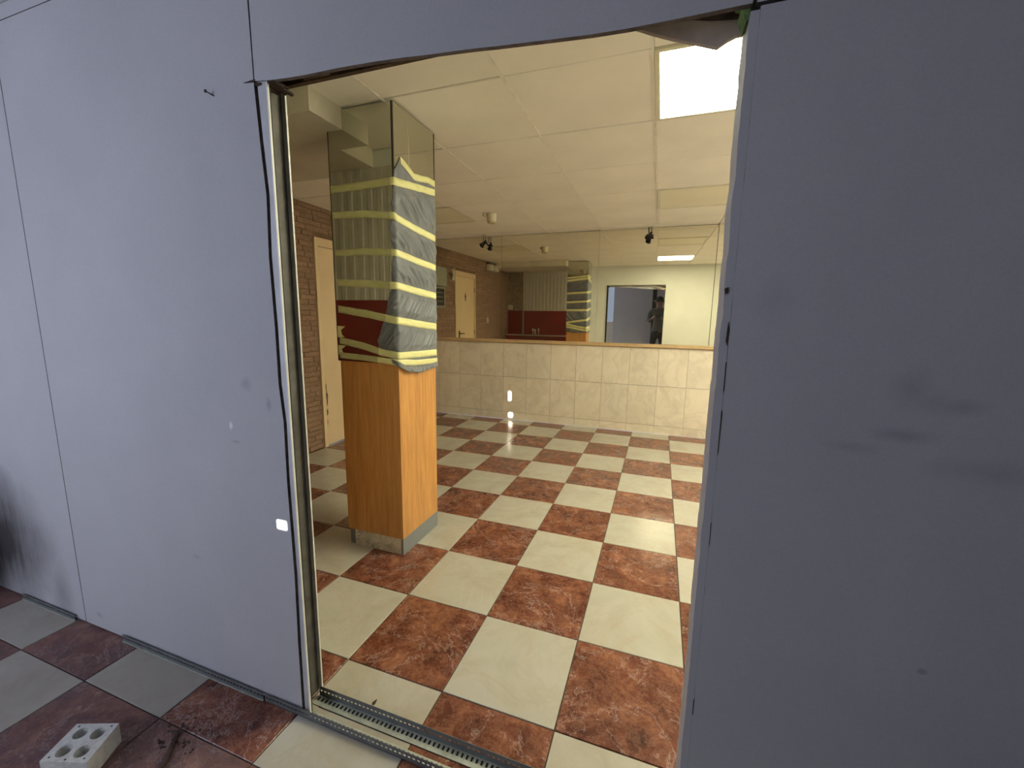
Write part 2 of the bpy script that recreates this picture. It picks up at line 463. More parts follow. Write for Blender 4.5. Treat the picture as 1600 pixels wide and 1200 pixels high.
# ================================================================== CEILING
ceil = MB().box(NX0, NX1, NY0, -0.21, ZC, ZC + .08, 0)
ceil.box(XL, XR, -0.21, YW, ZC + 0.02, ZC + .08, 1)
ceiling = ceil.build('ceiling', ['near_ceiling', 'ceiling_void'])
tag(ceiling, kind='structure')
xs = [XL] + [0.385 + .667 * k for k in range(-3, 4)] + [XR]
xs = [XL, -1.615, -.948, -.281, .385, 1.057, 1.722, 2.389, XR]
ys = [-.155, .08, .745, 1.41, 2.07, 2.735, 3.40, 4.06, YW]
cache = {}
for a in range(len(xs) - 1):
    for b in range(len(ys) - 1):
        x0, x1, y0, y1 = xs[a], xs[a + 1], ys[b], ys[b + 1]
        if (a, b) == (5, 2): continue                       # the lit panel sits here
        if (a, b) in ((7, 5), (7, 3)): continue
        lens = (a, b) in ((5, 5), (1, 5))                    # two unlit panels
        gg = .0035
        w_, d_ = x1 - x0 - 2 * gg, y1 - y0 - 2 * gg
        k = (round(w_, 3), round(d_, 3), lens)
        if lens:
            continue
        if k not in cache:
            t = MB().slab(-w_ / 2, w_ / 2, -d_ / 2, d_ / 2, 0, .016, .003, '-z').build('ceiling_tile', 'ceiling_tile', None, (0, 0, 0))
            t.parent = ceiling; cache[k] = t
        else:
            t = cache[k].copy(); scene.collection.objects.link(t)
        t.location = Vector(((x0 + x1) / 2, (y0 + y1) / 2, ZC + rng.uniform(-.0015, .0015))) * S
        t.rotation_euler = (rng.uniform(-.0012, .0012), rng.uniform(-.0012, .0012), 0)
# a pair of bright tee bars stands a little proud along the long seams
for x in xs[3:6]:
    m = MB()
    m.box(x - .009, x + .003, -.15, YW - .01, ZC - .003, ZC + .012)
    m.build('ceiling_tee', 'ceiling_tee', ceiling)

# lit panel
def panel(x0, x1, y0, y1, lit, label):
    e = empty('ceiling_light', ((x0 + x1) / 2, (y0 + y1) / 2, ZC), label, 'light', 'square ceiling light panels')
    f = MB(); fw = .022
    x0 += .004; x1 -= .004; y0 += .004; y1 -= .004
    z0, z1 = ZC - .006, ZC + .016
    f.box(x0, x1, y0, y0 + fw, z0, z1); f.box(x0, x1, y1 - fw, y1, z0, z1)
    f.box(x0, x0 + fw, y0 + fw, y1 - fw, z0, z1); f.box(x1 - fw, x1, y0 + fw, y1 - fw, z0, z1)
    f.build('frame', 'white_plastic', e)
    MB().box(x0 + fw, x1 - fw, y0 + fw, y1 - fw, ZC - .002, ZC + .012).build('diffuser', 'led' if lit else 'yellowed_lens', e)
panel(1.057, 1.722, .745, 1.41, True, 'lit square white ceiling light panel shining through the top of the opening')
panel(2.389, XR - .002, 1.41, 2.07, True, 'added unseen ceiling panel brightening the tiled room beside the right side wall')  # out of view, added to lift the ceiling and wall tile brightness
panel(2.389, XR - .002, 2.735, 3.40, True, 'added unseen ceiling panel brightening the tiled room near the far right corner')  # another unseen panel, added as extra fill for walls and ceiling
panel(1.057, 1.722, 2.735, 3.40, False, 'unlit yellowed square ceiling panel beyond the lit one')
panel(-1.615, -.948, 2.735, 3.40, False, 'unlit yellowish square ceiling panel beyond the mirrored pillar')

# ================================================================== WALLS OF THE TILED ROOM
wl = MB()
DY0, DY1, DZ = 2.262, 3.11, 2.249
wl.box(XL - .15, XL, -.15, DY0, 0, ZC + .02); wl.box(XL - .15, XL, DY1, YW + .15, 0, ZC + .02); wl.box(XL - .15, XL, DY0, DY1, DZ, ZC + .02)
wall_left = wl.build('wall_left', 'mortar'); tag(wall_left, kind='structure')
# stone courses
h = .0535
cand = []
r2 = random.Random(3)
for row in range(int(ZC / h) + 1):
    z0 = row * h + .001; z1 = min(z0 + h - .0025, ZC - .003)
    if z1 - z0 < .02: continue
    y = .225 - r2.uniform(0, .2)
    while y < YW:
        L = r2.choice((.16, .21, .26, .31)); a, b = max(y + .002, .225), min(y + L - .002, YW - .004); y += L
        segs = []
        if z0 < DZ:
            if a < DY0: segs.append((a, min(b, DY0 - .002)))
            if b > DY1: segs.append((max(a, DY1 + .002), b))
        else: segs.append((a, b))
        for p, q in segs:
            if q - p > .03: cand.append((p, q, z0, z1))
def seen_key(c):
    p, q, z0, z1 = c
    ym = (p + q) / 2
    direct = 1.95 < ym < 2.65
    mir = z0 > 1.1
    return (0 if direct else (1 if mir else 2), abs(ym - 2.1) if direct else -ym)
cand.sort(key=seen_key)
bc = {}
for k, (p, q, z0, z1) in enumerate(cand[:300]):
    d = .004 + r2.random() * .006
    key = (round((q - p) / .02), round((z1 - z0) / .01), k % 4)
    w_ = q - p
    if key not in bc:
        hw, hh = key[0] * .02 / 2 if False else w_ / 2, (z1 - z0) / 2
        m = MB()
        e = [r2.uniform(.3, 1) * d for _ in range(4)]
        vs = [(0, -hw, -hh), (0, hw, -hh), (0, hw, hh), (0, -hw, hh), (e[0], -hw, -hh), (e[1], hw, -hh), (e[2], hw, hh), (e[3], -hw, hh),
              (d + .003, -hw + .006, -hh + .008), (d + .001, hw - .006, -hh + .008), (d, hw - .006, hh - .006), (d + .002, -hw + .006, hh - .006)]
        fs = [(3, 2, 1, 0), (8, 9, 10, 11)]
        for a in range(4):
            l = (a + 1) % 4; fs += [(a, l, 4 + l, 4 + a), (4 + a, 4 + l, 8 + l, 8 + a)]
        m.add(vs, fs)
        o = m.build('brick', 'brick', None, (0, 0, 0)); o.parent = wall_left; bc[key] = (o, w_)
        sc = 1
    else:
        o0, w0 = bc[key]
        o = o0.copy(); scene.collection.objects.link(o); o.scale = (1, w_ / w0, 1)
    o.location = Vector((XL - .001, (p + q) / 2, (z0 + z1) / 2)) * S
m = MB()
for (p, q, z0, z1) in cand[300:]:
    d = .004 + r2.random() * .006
    m.slab(XL - .001, XL + d, p, q, z0, z1, .005, 'x')
tag(m.build('brick_courses', 'brick', wall_left), kind='stuff')

# door in the left wall
door = MB()
fr = .045
door.box(XL - .04, XL + .022, DY0, DY0 + fr, 0, DZ); door.box(XL - .04, XL + .022, DY1 - fr, DY1, 0, DZ); door.box(XL - .04, XL + .022, DY0 + fr, DY1 - fr, DZ - fr * 1.9, DZ)
d1 = empty('door_1', (XL, (DY0 + DY1) / 2, 0), 'cream painted door with a small dark figure sign in the brown stone wall', kind='structure')
door.build('door_frame', 'door_paint', d1)
leaf = MB().box(XL - .045, XL + .006, DY0 + fr + .003, DY1 - fr - .003, .012, DZ - fr * 1.9 - .004).build('door_leaf', 'door_leaf', d1, (0, 0, 0))
sg = MB(); yc, zc_ = 2.685, 1.80; xx = XL + .006
sg.prism([(yc + .014 * math.cos(a * math.pi / 5), zc_ + .068 + .014 * math.sin(a * math.pi / 5)) for a in range(10)], 'x', xx, xx + .004)
sg.prism([(yc - .022, zc_ + .048), (yc + .022, zc_ + .048), (yc + .024, zc_), (yc + .014, zc_), (yc + .013, zc_ - .065), (yc - .013, zc_ - .065), (yc - .014, zc_), (yc - .024, zc_)], 'x', xx, xx + .004)
tag(sg.build('figure_sign', 'black_metal', leaf), 'small dark figure sign')
hd = MB(); hd.box(XL + .006, XL + .012, 2.925, 2.975, 1.07, 1.20)
hd.tube([(XL + .012, 2.95, 1.15), (XL + .05, 2.95, 1.15), (XL + .055, 2.945, 1.15), (XL + .055, 2.83, 1.145)], .009)
tag(hd.build('door_handle', 'aged_brass', leaf), 'dark lever door handle')
for z in (.35, 1.15, 1.95):
    MB().tube([(XL + .014, DY0 + fr, z - .04), (XL + .014, DY0 + fr, z + .04)], .007).build('hinge', 'aged_brass', leaf)

wr = MB().box(XR, XR + .15, NY0 - .15, YW + .15, 0, ZC + .02).build('wall_right', 'plaster'); tag(wr, kind='structure')

# far wall with wainscot
wb = MB().box(XL - .15, XR + .15, YW + .012, YW + .16, 0, ZC + .02).build('wall_back', 'wall_grout'); tag(wb, kind='structure')
seam0, pitch = .123, .3475
rows = [(0.001, .108), (.112, .622), (.626, 1.106)]
cache = {}
k0 = int((XL - seam0) / pitch) - 1
for k in range(k0, 10):
    x0, x1 = max(seam0 + k * pitch + .0012, XL + .001), min(seam0 + (k + 1) * pitch - .0012, XR - .001)
    if x1 - x0 < .02: continue
    for r, (z0, z1) in enumerate(rows):
        key = (round(x1 - x0, 3), r)
        if key not in cache:
            hw, hh = (x1 - x0) / 2, (z1 - z0) / 2
            t = MB().slab(-hw, hw, 0, .014, -hh, hh, .0015, '-y').build('wall_tile', 'wtile', None, (0, 0, 0))
            t.parent = wb; cache[key] = t
        else:
            t = cache[key].copy(); scene.collection.objects.link(t)
        t.location = Vector(((x0 + x1) / 2, YW + rng.uniform(-.0006, .0006) - (.002 if r == 0 else 0), (z0 + z1) / 2)) * S
rail = MB(); rail.slab(XL + .001, XR - .001, YW - .026, YW + .012, 1.112, 1.158, .004, '-y')
tag(rail.build('trim_1', 'rail_wood'), 'narrow light wood rail between wall tiles and mirrors', kind='structure')
# mirrors
mz0, mz1 = 1.159, ZC - .006
mx = [-2.272, -.953, .367, 1.722, XR - .004]
tilt = [(.35, 0), (.55, .45), (.6, .45), (.6, .45)]
mlab = ['leftmost of the tall wall mirrors, reflecting the stone wall and the cream door', 'wall mirror reflecting the dark red wall and the wrapped pillar',
        'wall mirror reflecting the cut opening and the lit ceiling panel', 'rightmost wall mirror, only a narrow strip of it beside the opening edge']
for k in range(4):
    cx, w_ = (mx[k] + mx[k + 1]) / 2, (mx[k + 1] - mx[k]) / 2 - .0025
    hh = (mz1 - mz0) / 2
    m = MB().box(-w_, w_, -.0035, .0035, -hh, hh)
    o = m.build('wall_mirror', ['wall_mirror'], None, (0, 0, 0))
    tx, tz = map(math.radians, tilt[k])
    o.location = Vector((cx, YW - .012 - hh * tx, (mz0 + mz1) / 2)) * S
    o.rotation_euler = (tx, 0, tz)
    tag(o, mlab[k], 'mirror', 'large mirrors along the far wall')
    MB().box(-w_ - .002, -w_, -.0045, .004, -hh, hh).build('mirror_edge', 'dark_edge' if k != 2 else 'crack_edge', None, (0, 0, 0)).parent = o

# soffits over the bar corner
sf = MB(); sf.box(XL, -.76, .19, 1.37, 2.45, ZC + .018); sf.box(-.759, -.55, .52, .752, 2.45, ZC + .018); sf.box(-.759, -.642, .752, 1.37, 2.45, ZC + .018)
tag(sf.build('trim_2', 'soffit_paint'), 'boxed-in cream soffit under the ceiling beside the mirrored pillar', kind='structure')

# red and ribbed wall of the bar corner, seen in the mirrors
bw = MB().box(XL, -.57, .19, .205, 0, 2.45); bw.box(-.585, -.57, -.154, .19, 0, ZC - .003); bw.box(-.76, -.57, .191, .205, 2.4505, ZC - .003)
bar_wall = bw.build('wall_bar', 'inner_paint'); tag(bar_wall, 'dark red and ribbed pale wall of the bar corner, seen in the mirrors', kind='structure')
tag(MB().box(XL + .02, -.572, .205, .219, 0, 1.56).build('red_panel', 'red_paint', bar_wall), 'dark red lower wall panel')
rb = MB(); x = XL + .42
pts = [(x, .206)]; up = True
while x < -.59:
    pts += [(x, .214 if up else .217), (min(x + .035, -.574), .214 if up else .217)]; x += .042; up = not up
pts += [(-.574, .206)]
rb.prism(pts, 'z', 1.562, 2.448)
tag(rb.build('ribbed_panel', 'ribbed_white', bar_wall), 'pale vertically ribbed upper wall panel')
MB().box(XL + .40, XL + .418, .219, .232, 1.0, 1.70).build('white_strip', 'ribbed_white', bar_wall)
MB().box(XL + .02, XL + .40, .206, .212, 1.562, 2.448).build('brown_panel', 'brown_paper', bar_wall)
# counter + tap
c = empty('bar_counter', (-1.45, .36, 0), 'dark red bar counter in front of the red wall, seen in the far mirror', 'counter')
MB().box(-2.2, -.72, .222, .44, 0, .98).build('cabinet', 'red_paint', c)
MB().slab(-2.22, -.70, .222, .47, .981, 1.01, .004).build('counter_top', 'red_paint', c)
MB().box(-2.22, -.70, .471, .476, .99, 1.008).build('edge_strip', 'ribbed_white', c)
tp = empty('tap', (-1.55, .29, 1.01), 'small white tap with two handles on the red bar counter', 'tap')
MB().tube([(-1.55, .29, 1.01), (-1.55, .29, 1.10), (-1.55, .32, 1.13), (-1.55, .38, 1.11)], .012).build('spout', 'white_plastic', tp)
for xx in (-1.62, -1.48):
    MB().tube([(xx, .235, 1.10), (xx, .265, 1.14)], .016).build('handle', 'white_plastic', tp)
    MB().tube([(xx, .24, 1.01), (xx, .24, 1.10)], .007).build('pipe', 'white_plastic', tp)
so = MB().slab(-2.25, -2.13, .223, .26, 1.585, 1.69, .006).build('socket_box', 'white_plastic')
tag(so, 'white socket box above the dark red panel, seen in the mirror', 'socket')

# things on the stone wall (seen in the mirror)
XS = XL + .022
e = empty('emergency_light', (XS, 1.5, 2.43), 'white twin emergency light high on the brown stone wall, seen in the mirror', 'light')
MB().slab(XS, XS + .10, 1.27, 1.50, 2.38, 2.50, .012, 'x').build('housing', 'white_plastic', e)
MB().slab(XS, XS + .10, 1.55, 1.72, 2.38, 2.50, .012, 'x').build('lamp_head', 'white_plastic', e)
MB().box(XS, XS + .07, 1.25, 1.74, 2.505, 2.525).build('bracket', 'aged_brass', e)
sw = empty('wall_socket', (XS, 1.68, 1.38), 'white wall socket beside the cream door on the stone wall, seen in the mirror', 'socket')
MB().slab(XS, XS + .012, 1.63, 1.73, 1.32, 1.43, .004, 'x').build('plate', 'white_plastic', sw)
for z in (1.352, 1.398): MB().prism([(1.68 + .018 * math.cos(a * math.pi / 4), z + .018 * math.sin(a * math.pi / 4)) for a in range(8)], 'x', XS + .012, XS + .014).build('outlet', 'black_metal', sw)
br = empty('wall_bracket', (XS, 3.27, 2.18), 'pale forked wall bracket above the cream door corner, seen in the mirror', 'bracket')
mbr = MB(); mbr.tube([(XS, 3.20, 2.12), (XS + .05, 3.27, 2.17), (XS + .07, 3.36, 2.24)], .014); mbr.tube([(XS + .05, 3.27, 2.17), (XS + .07, 3.27, 2.27)], .012); mbr.box(XS, XS + .012, 3.16, 3.24, 2.07, 2.17)
mbr.build('arm', 'white_plastic', br)
cb = empty('wall_cabinet', (XS, 3.72, 1.9), 'grey-green wall cabinet above a dark glazed frame beside the pillar, seen in the mirror', 'cabinet')
MB().slab(XS, XS + .06, 3.53, 3.92, 1.94, 2.24, .005, 'x').build('door', 'grey_green_board', cb)
fm = MB(); fm.box(XS, XS + .03, 3.54, 3.57, 1.60, 1.93); fm.box(XS, XS + .03, 3.88, 3.91, 1.60, 1.93); fm.box(XS, XS + .03, 3.57, 3.88, 1.60, 1.63); fm.box(XS, XS + .03, 3.57, 3.88, 1.90, 1.93)
fm.build('frame', 'grey_green_board', cb)
MB().box(XS, XS + .012, 3.57, 3.88, 1.63, 1.90).build('glass', 'dark_edge', cb)
for z in (1.70, 1.77, 1.84): MB().box(XS + .012, XS + .02, 3.57, 3.88, z - .005, z + .005).build('glazing_bar', 'grey_green_board', cb)

# ceiling siren + two spotlights
dt = empty('ceiling_detector', (-.64, 3.12, ZC), 'cylindrical yellowed detector hanging from the ceiling', 'detector')
def cyl(mb, x, y, z0, z1, r0, r1, seg=20): mb.tube([(x, y, z0), (x, y, z1)], [r0, r1], seg)
a = MB(); cyl(a, -.64, 3.12, ZC - .080, ZC - .001, .050, .055); a.build('housing', 'white_plastic', dt)
a = MB(); cyl(a, -.64, 3.12, ZC - .100, ZC - .0805, .040, .049); a.build('ring', 'yellowed_plastic', dt)
a = MB(); cyl(a, -.705, 3.08, ZC - .03, ZC - .001, .02, .02, 10); a.build('cable_clip', 'yellowed_plastic', dt)

def spot(x, y, zl, label):
    e = empty('spotlight', (x, y, ZC), label, 'spotlight', 'small black spotlights in front of the mirrors')
    a = MB(); a.box(x - .03, x + .03, y - .03, y + .03, ZC - .012, ZC - .001); a.build('ceiling_plate', 'white_plastic', e)
    a = MB(); a.tube([(x - .015, y, ZC - .012), (x - .012, y, zl + .05)], .004); a.tube([(x + .018, y, ZC - .012), (x + .016, y, zl + .03)], .003); a.build('rod', 'black_metal', e)
    a = MB(); a.tube([(x + .02, y + .005, zl + .055), (x - .005, y - .03, zl + .01), (x - .02, y - .055, zl - .015)], [.014, .022, .036], 12); a.build('lamp_head', 'black_metal', e)
    a = MB(); a.tube([(x - .035, y, zl + .03), (x + .045, y, zl + .02)], .011); a.build('yoke', 'black_metal', e)
spot(-1.175, 4.17, 2.43, 'black spotlight hanging from the ceiling near the pillar')
spot(.967, 4.17, 2.43, 'black spotlight hanging from the ceiling right of centre')

# ================================================================== PILLAR
PX0, PX1, PY0, PY1 = -.637, -.229, .750, 1.165
pil = empty('mirrored_pillar', ((PX0 + PX1) / 2, (PY0 + PY1) / 2, 0), 'square pillar with mirror above, orange wood veneer below and a stained plinth', 'pillar')
MB().box(PX0 + .03, PX1 - .03, PY0 + .03, PY1 - .03, 0, ZC + .018).build('core', 'plaster', pil)
WZ0, WZ1 = .105, 1.18
tag(MB().box(PX0, PX1 - .0012, PY0, PY0 + .018, WZ0, WZ1).build('wood_panel', 'wood', pil), 'orange wood veneer panel')
MB().box(PX1 - .018, PX1, PY0 + .001, PY1, WZ0, WZ1).build('wood_panel', 'wood', pil)
MB().box(PX0, PX1 - .019, PY1 - .018, PY1, WZ0, WZ1).build('wood_panel', 'wood', pil)
MB().box(PX0, PX0 + .018, PY0 + .019, PY1 - .019, WZ0, WZ1).build('wood_panel', 'wood', pil)
tag(MB().box(PX0 + .048, PX1 - .004, PY0 + .004, PY0 + .02, 0, WZ0).build('plinth_board', 'plinth', pil), 'stained cream plinth board')
tag(MB().box(PX1 - .016, PX1, PY0, PY1, 0, WZ0 - .001).build('plinth_board', 'grey_laminate', pil), 'grey plinth board')
tag(MB().box(PX0 + .004, PX0 + .044, PY0 + .012, PY0 + .06, 0, WZ0).build('plinth_board', 'grey_laminate', pil), 'grey plinth board')
MB().box(PX0 + .004, PX0 + .018, PY0 + .06, PY1, 0, WZ0).build('plinth_board', 'grey_laminate', pil)
MB().box(PX0 + .019, PX1 - .017, PY1 - .018, PY1 - .002, 0, WZ0).build('plinth_board', 'grey_laminate', pil)
MZ0, MZ1 = 1.181, ZC - .012
gl = .006
MB().box(PX0 - .008, PX1 - .004, PY0 - gl, PY0, MZ0, MZ1).build('mirror', 'pillar_mirror', pil)
MB().box(PX1, PX1 + gl, PY0 - .001, PY1, MZ0 - .02, MZ1).build('mirror', 'pillar_mirror', pil)
MB().box(PX0, PX1 - .002, PY1, PY1 + gl, MZ0 - .02, MZ1).build('mirror', 'pillar_mirror', pil)
MB().box(PX0 - gl, PX0, PY0 + .003, PY1, MZ0, MZ1).build('mirror', 'pillar_mirror', pil)
a = MB(); a.box(PX1 - .004, PX1 + .004, PY0 - gl - .002, PY0 - .001, MZ0, MZ1); a.box(PX0 - .012, PX0 - .008, PY0 - gl - .001, PY0, MZ0, MZ1); a.box(PX1 + gl - .001, PX1 + gl + .002, PY1 - .002, PY1 + .003, MZ0, MZ1)
a.build('mirror_edge', 'dark_edge', pil)
a = MB(); a.tube([(PX1 + gl, y, z) for y, z in ((.757, 2.545), (.80, 2.535), (.84, 2.515), (.865, 2.495), (.880, 2.46), (.887, 2.42), (.889, 2.328), (.889, 2.28))], .0016, 5)
a.build('crack', 'crack_edge', pil)

# cloth: path round three faces, parameter s in [0..3]
def surf(s, off):
    """point on the pillar skin: s<0 front face (distance from the corner), 0..W right face, beyond: rear face"""
    W = PY1 + gl - (PY0 - gl)
    r = .012
    if s < 0: return Vector((PX1 + gl + s, PY0 - gl - off, 0)), 0
    if s <= W: return Vector((PX1 + gl + off, PY0 - gl + s, 0)), 1
    return Vector((PX1 + gl - (s - W), PY1 + gl + off, 0)), 2
WR = PY1 - PY0 + 2 * gl
WB = PX1 - PX0 + 2 * gl
def corner_pt(s, z, off):
    """rounded version"""
    rr = .012
    for c0, ang0 in ((0.0, -90), (WR, 0)):
        if abs(s - c0) < rr:
            t = (s - c0 + rr) / (2 * rr)
            A = surf(c0 - rr, off)[0]; B = surf(c0 + rr, off)[0]
            Cn = (Vector((PX1 + gl + off, PY0 - gl - off, 0)) if c0 == 0 else Vector((PX1 + gl + off, PY1 + gl + off, 0)))
            p = A * (1 - t) ** 2 + Cn * 2 * t * (1 - t) + B * t * t
            p.z = z; return p
    p = surf(s, off)[0]; p.z = z; return p

def interp(tb, s):
    if s <= tb[0][0]: return tb[0][1]
    for (a, va), (b, vb) in zip(tb, tb[1:]):
        if s <= b: return va + (vb - va) * (s - a) / (b - a)
    return tb[-1][1]

# tapes: list of (s, z centre), width
F = -(PX1 - PX0)          # left end of the front face
tapes = [
    ([(.058, 2.282), (.12, 2.262), (.19, 2.235), (.26, 2.245), (.34, 2.262), (WR, 2.262), (WR + .2, 2.24), (WR + WB, 2.222)], .036),
    ([(F - .012, 2.147), (-.20, 2.152), (0, 2.158), (.02, 2.158), (.2, 2.183), (WR, 2.212), (WR + WB, 2.165)], .040),
    ([(F - .008, 2.008), (-.2, 2.003), (0, 1.981), (.01, 1.972), (.2, 1.952), (WR, 1.935), (WR + WB, 1.915)], .038),
    ([(F - .004, 1.800), (-.2, 1.804), (0, 1.790), (.2, 1.772), (WR, 1.757), (WR + WB, 1.735)], .037),
    ([(F, 1.636), (-.2, 1.628), (0, 1.614), (.2, 1.597), (WR, 1.580), (WR + WB, 1.575)], .040),
    ([(F, 1.486), (-.2, 1.458), (0, 1.424), (.2, 1.404), (WR, 1.384), (WR + WB, 1.322)], .042),
    ([(F, 1.303), (-.25, 1.277), (-.11, 1.243), (0, 1.228), (.2, 1.222), (WR, 1.218), (WR + .2, 1.245), (WR + WB, 1.29)], .040),
    ([(F, 1.214), (-.25, 1.207), (0, 1.190), (.2, 1.172), (WR, 1.166), (WR + WB, 1.24)], .034),
]
def squeeze(s, z):
    k = 1.0
    for tb, wd in tapes:
        d = abs(z - interp(tb, s))
        k = min(k, max(0.0, (d - wd * .45) / .045))
    k = min(1, k)
    return k * k * (3 - 2 * k)
def cloth_off(s, z):
    q = squeeze(s, z)
    # folds running diagonally, as pulled by the tapes
    zz = z * 1.0
    lower = 1 if z < 1.58 else 0
    dirv = (s * 1.1 + zz * 1.25) if z > 1.58 else (s * 1.35 - zz * 1.15)
    a1 = noise.noise(Vector((dirv * 12, (s - zz) * 2.2 + 5, 1.7)))
    a2 = noise.noise(Vector((dirv * 30 + 9, (s - zz) * 3 + 2, 5.1)))
    rid = (1 - abs(a1) * 2.2); rid2 = (1 - abs(a2) * 2.2)
    big = noise.noise(Vector((s * 4, z * 3, 9.0)))
    sag = 0.0
    if 2.0 > z > 1.62 or 2.2 > z > 1.96: sag = .004
    ed = min(1, max(0, min(abs(s) if s > -.012 else 1, abs(s - WR)) / .05)); ed = .25 + .75 * ed
    return .0025 + q * ed * (.0015 +   .014 * max(0, rid) ** 2 + .008 * max(0, rid2) ** 2 + .004 * max(0, big) + sag * .5)

def left_edge(z):
    return interp([(1.10, -.02), (1.16, -.05), (1.20, -.130), (1.244, -.122), (1.35, -.098), (1.463, -.065), (1.60, -.034), (1.80, -.016), (2.01, -.022), (2.14, -.010), (2.30, 0.0)], z)
def top_z(s):
    return interp([(-.02, 2.19), (.0, 2.215), (.035, 2.26), (.058, 2.296), (.12, 2.274), (.19, 2.247), (.26, 2.257), (.34, 2.273), (WR, 2.275), (WR + WB, 2.235)], s)
def bot_z(s):
    return interp([(-.13, 1.205), (-.02, 1.175), (0, 1.165), (.06, 1.132), (.18, 1.112), (.30, 1.116), (WR, 1.128), (WR + .2, 1.12), (WR + WB, 1.15)], s)
nu, nv = 190, 190
vs, fs = [], []
for j in range(nv + 1):
    for i in range(nu + 1):
        u = i / nu; v = j / nv
        zr = 1.1 + v * 1.2
        s1 = WR + WB
        # two passes to keep the ragged left edge
        s0 = left_edge(1.12 + v * 1.16)
        s = s0 + (s1 - s0) * u
        zt, zb = top_z(s), bot_z(s)
        z = zb + (zt - zb) * v
        off = cloth_off(s, z)
        if v < .03: off += .004 * math.sin(v / .03 * math.pi) + .003
        vs.append(corner_pt(s, z, off))
for j in range(nv):
    for i in range(nu):
        a = j * (nu + 1) + i; fs.append((a, a + 1, a + nu + 2, a + nu + 1))
mb = MB(); mb.add(vs, fs, 0, True)
cloth = mb.build('cloth', 'fabric', None, (PX1, PY0, 1.1))
sol = cloth.modifiers.new('thick', 'SOLIDIFY'); sol.thickness = .0015; sol.offset = 1
tag(cloth, 'wrinkled grey satin cloth wrapped around the upper pillar under yellow tape', 'cloth')
# tapes
tl = ['topmost strip, following the ragged upper edge of the cloth', 'second strip from the top of the pillar wrap', 'third strip from the top of the pillar wrap',
      'fourth strip from the top of the pillar wrap', 'middle-low strip crossing the pillar mirror above the red reflection', 'strip slanting down across the red reflection',
      'slanting strip second from the bottom of the wrap', 'lowest strip, along the top of the orange wood']
for (tb, wd), lb in zip(tapes, tl):
    sA, sB = tb[0][0], tb[-1][0]
    n = 150; vs = []; fs = []
    for i in range(n + 1):
        s = sA + (sB - sA) * i / n
        zc0 = interp(tb, s)
        for q in range(4):
            z = zc0 + (q / 3 - .5) * wd + .0018 * noise.noise(Vector((s * 20, wd * 100 + tb[0][1], q * 3.0)))
            onc = s > left_edge(z) - .01
            base = .0042 if onc else .0012
            base += .0016 * max(0, noise.noise(Vector((s * 30, z * 60, 2.0))))
            if 'lowest' in lb: base += .003
            vs.append(corner_pt(s, z, base + .0004))
    m = MB(); f0 = []; f1 = []
    for i in range(n):
        sm_ = sA + (sB - sA) * (i + .5) / n
        thin = sm_ < left_edge(interp(tb, sm_)) - .01
        for q in range(3):
            a = i * 4 + q; (f1 if thin else f0).append((a, a + 1, a + 5, a + 4))
    m.add(vs, f0, 0, True)
    m.f += f1; m.m += [1] * len(f1); m.sm += [True] * len(f1)
    t = m.build('masking_tape', ['tape', 'tape_thin'], None, (PX1, PY0, tb[0][1]))
    so_ = t.modifiers.new('thick', 'SOLIDIFY'); so_.thickness = .0006; so_.offset = 1
    tag(t, 'yellow masking tape, ' + lb, 'tape', 'strips of yellow tape around the pillar')
# short forked tape tails on the left edge of the pillar mirror
tails = [((1.375, 1.335), 'upper forked tail at the left pillar edge'), ((1.262, 1.232), 'lower forked tail at the left pillar edge')]
for (za, zb), lb in tails:
    yy = PY0 - gl - .0008
    m = MB(); x0 = PX0 - .005
    m.prism([(x0, za + .012), (x0 + .055, za + .010), (x0 + .022, za - .012), (x0 + .030, zb), (x0 + .048, zb - .012), (x0, zb - .014)], 'y', yy, yy - .0012)
    tag(m.build('tape_tail', 'tape', None, (x0, yy, za)), 'yellow masking tape scrap, ' + lb, 'tape', 'forked yellow tape tails')

# ================================================================== PARTITION WITH THE CUT OPENING
YO, YI = -.260, -.155
r5 = random.Random(11)
def ragged(z0, z1, x, amp, n, seed):
    return [(x + amp * noise.noise(Vector((seed, (z0 + (z1 - z0) * k / n) * 14, 0))) + amp * .6 * noise.noise(Vector((seed + 3, (z0 + (z1 - z0) * k / n) * 60, 0))), z0 + (z1 - z0) * k / n) for k in range(n + 1)]
inner = MB()
inner.prism([(XL, 0), (-.0105, 0), (-.0105, 2.142), (XL, 2.142)][:4], 'y', YI - .013, YI)
inner.prism([(XL, 2.142), (XR, 2.142), (XR, ZC), (XL, ZC)], 'y', YI - .013, YI)
inner.prism(ragged(0, 2.142, 1.285, .003, 60, 4.2)[::-1] + [(XR, 0), (XR, 2.142)], 'y', YI - .013, YI)
wf = inner.build('wall_front', 'inner_paint'); tag(wf, 'plasterboard partition wall with a doorway cut through it', kind='structure')
for p in wf.data.polygons: pass
# paper back of the inner sheet, inside the cavity
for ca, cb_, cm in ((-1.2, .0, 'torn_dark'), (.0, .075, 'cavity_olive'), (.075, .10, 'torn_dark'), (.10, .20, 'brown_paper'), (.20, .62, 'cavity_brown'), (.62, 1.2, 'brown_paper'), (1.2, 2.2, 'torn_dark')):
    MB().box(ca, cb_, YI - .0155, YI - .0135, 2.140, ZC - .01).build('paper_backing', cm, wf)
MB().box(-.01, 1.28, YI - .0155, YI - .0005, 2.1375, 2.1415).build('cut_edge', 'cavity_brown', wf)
hdr = MB(); hdr.box(.30, .46, YO + .02, YI - .016, 2.175, 2.25); hdr.box(.08, .22, YO + .02, YI - .016, 2.16, 2.2)
hdr.build('filler_block', 'torn_dark', wf)
def outer(name_pts, lab):
    m = MB(); m.prism(name_pts, 'y', YO, YO + .013)
    for q in range(2, len(m.m)): m.m[q] = 1
    o = m.build('plasterboard', ['board', 'board_cut'], wf, (0, 0, 0)); tag(o, lab); return o
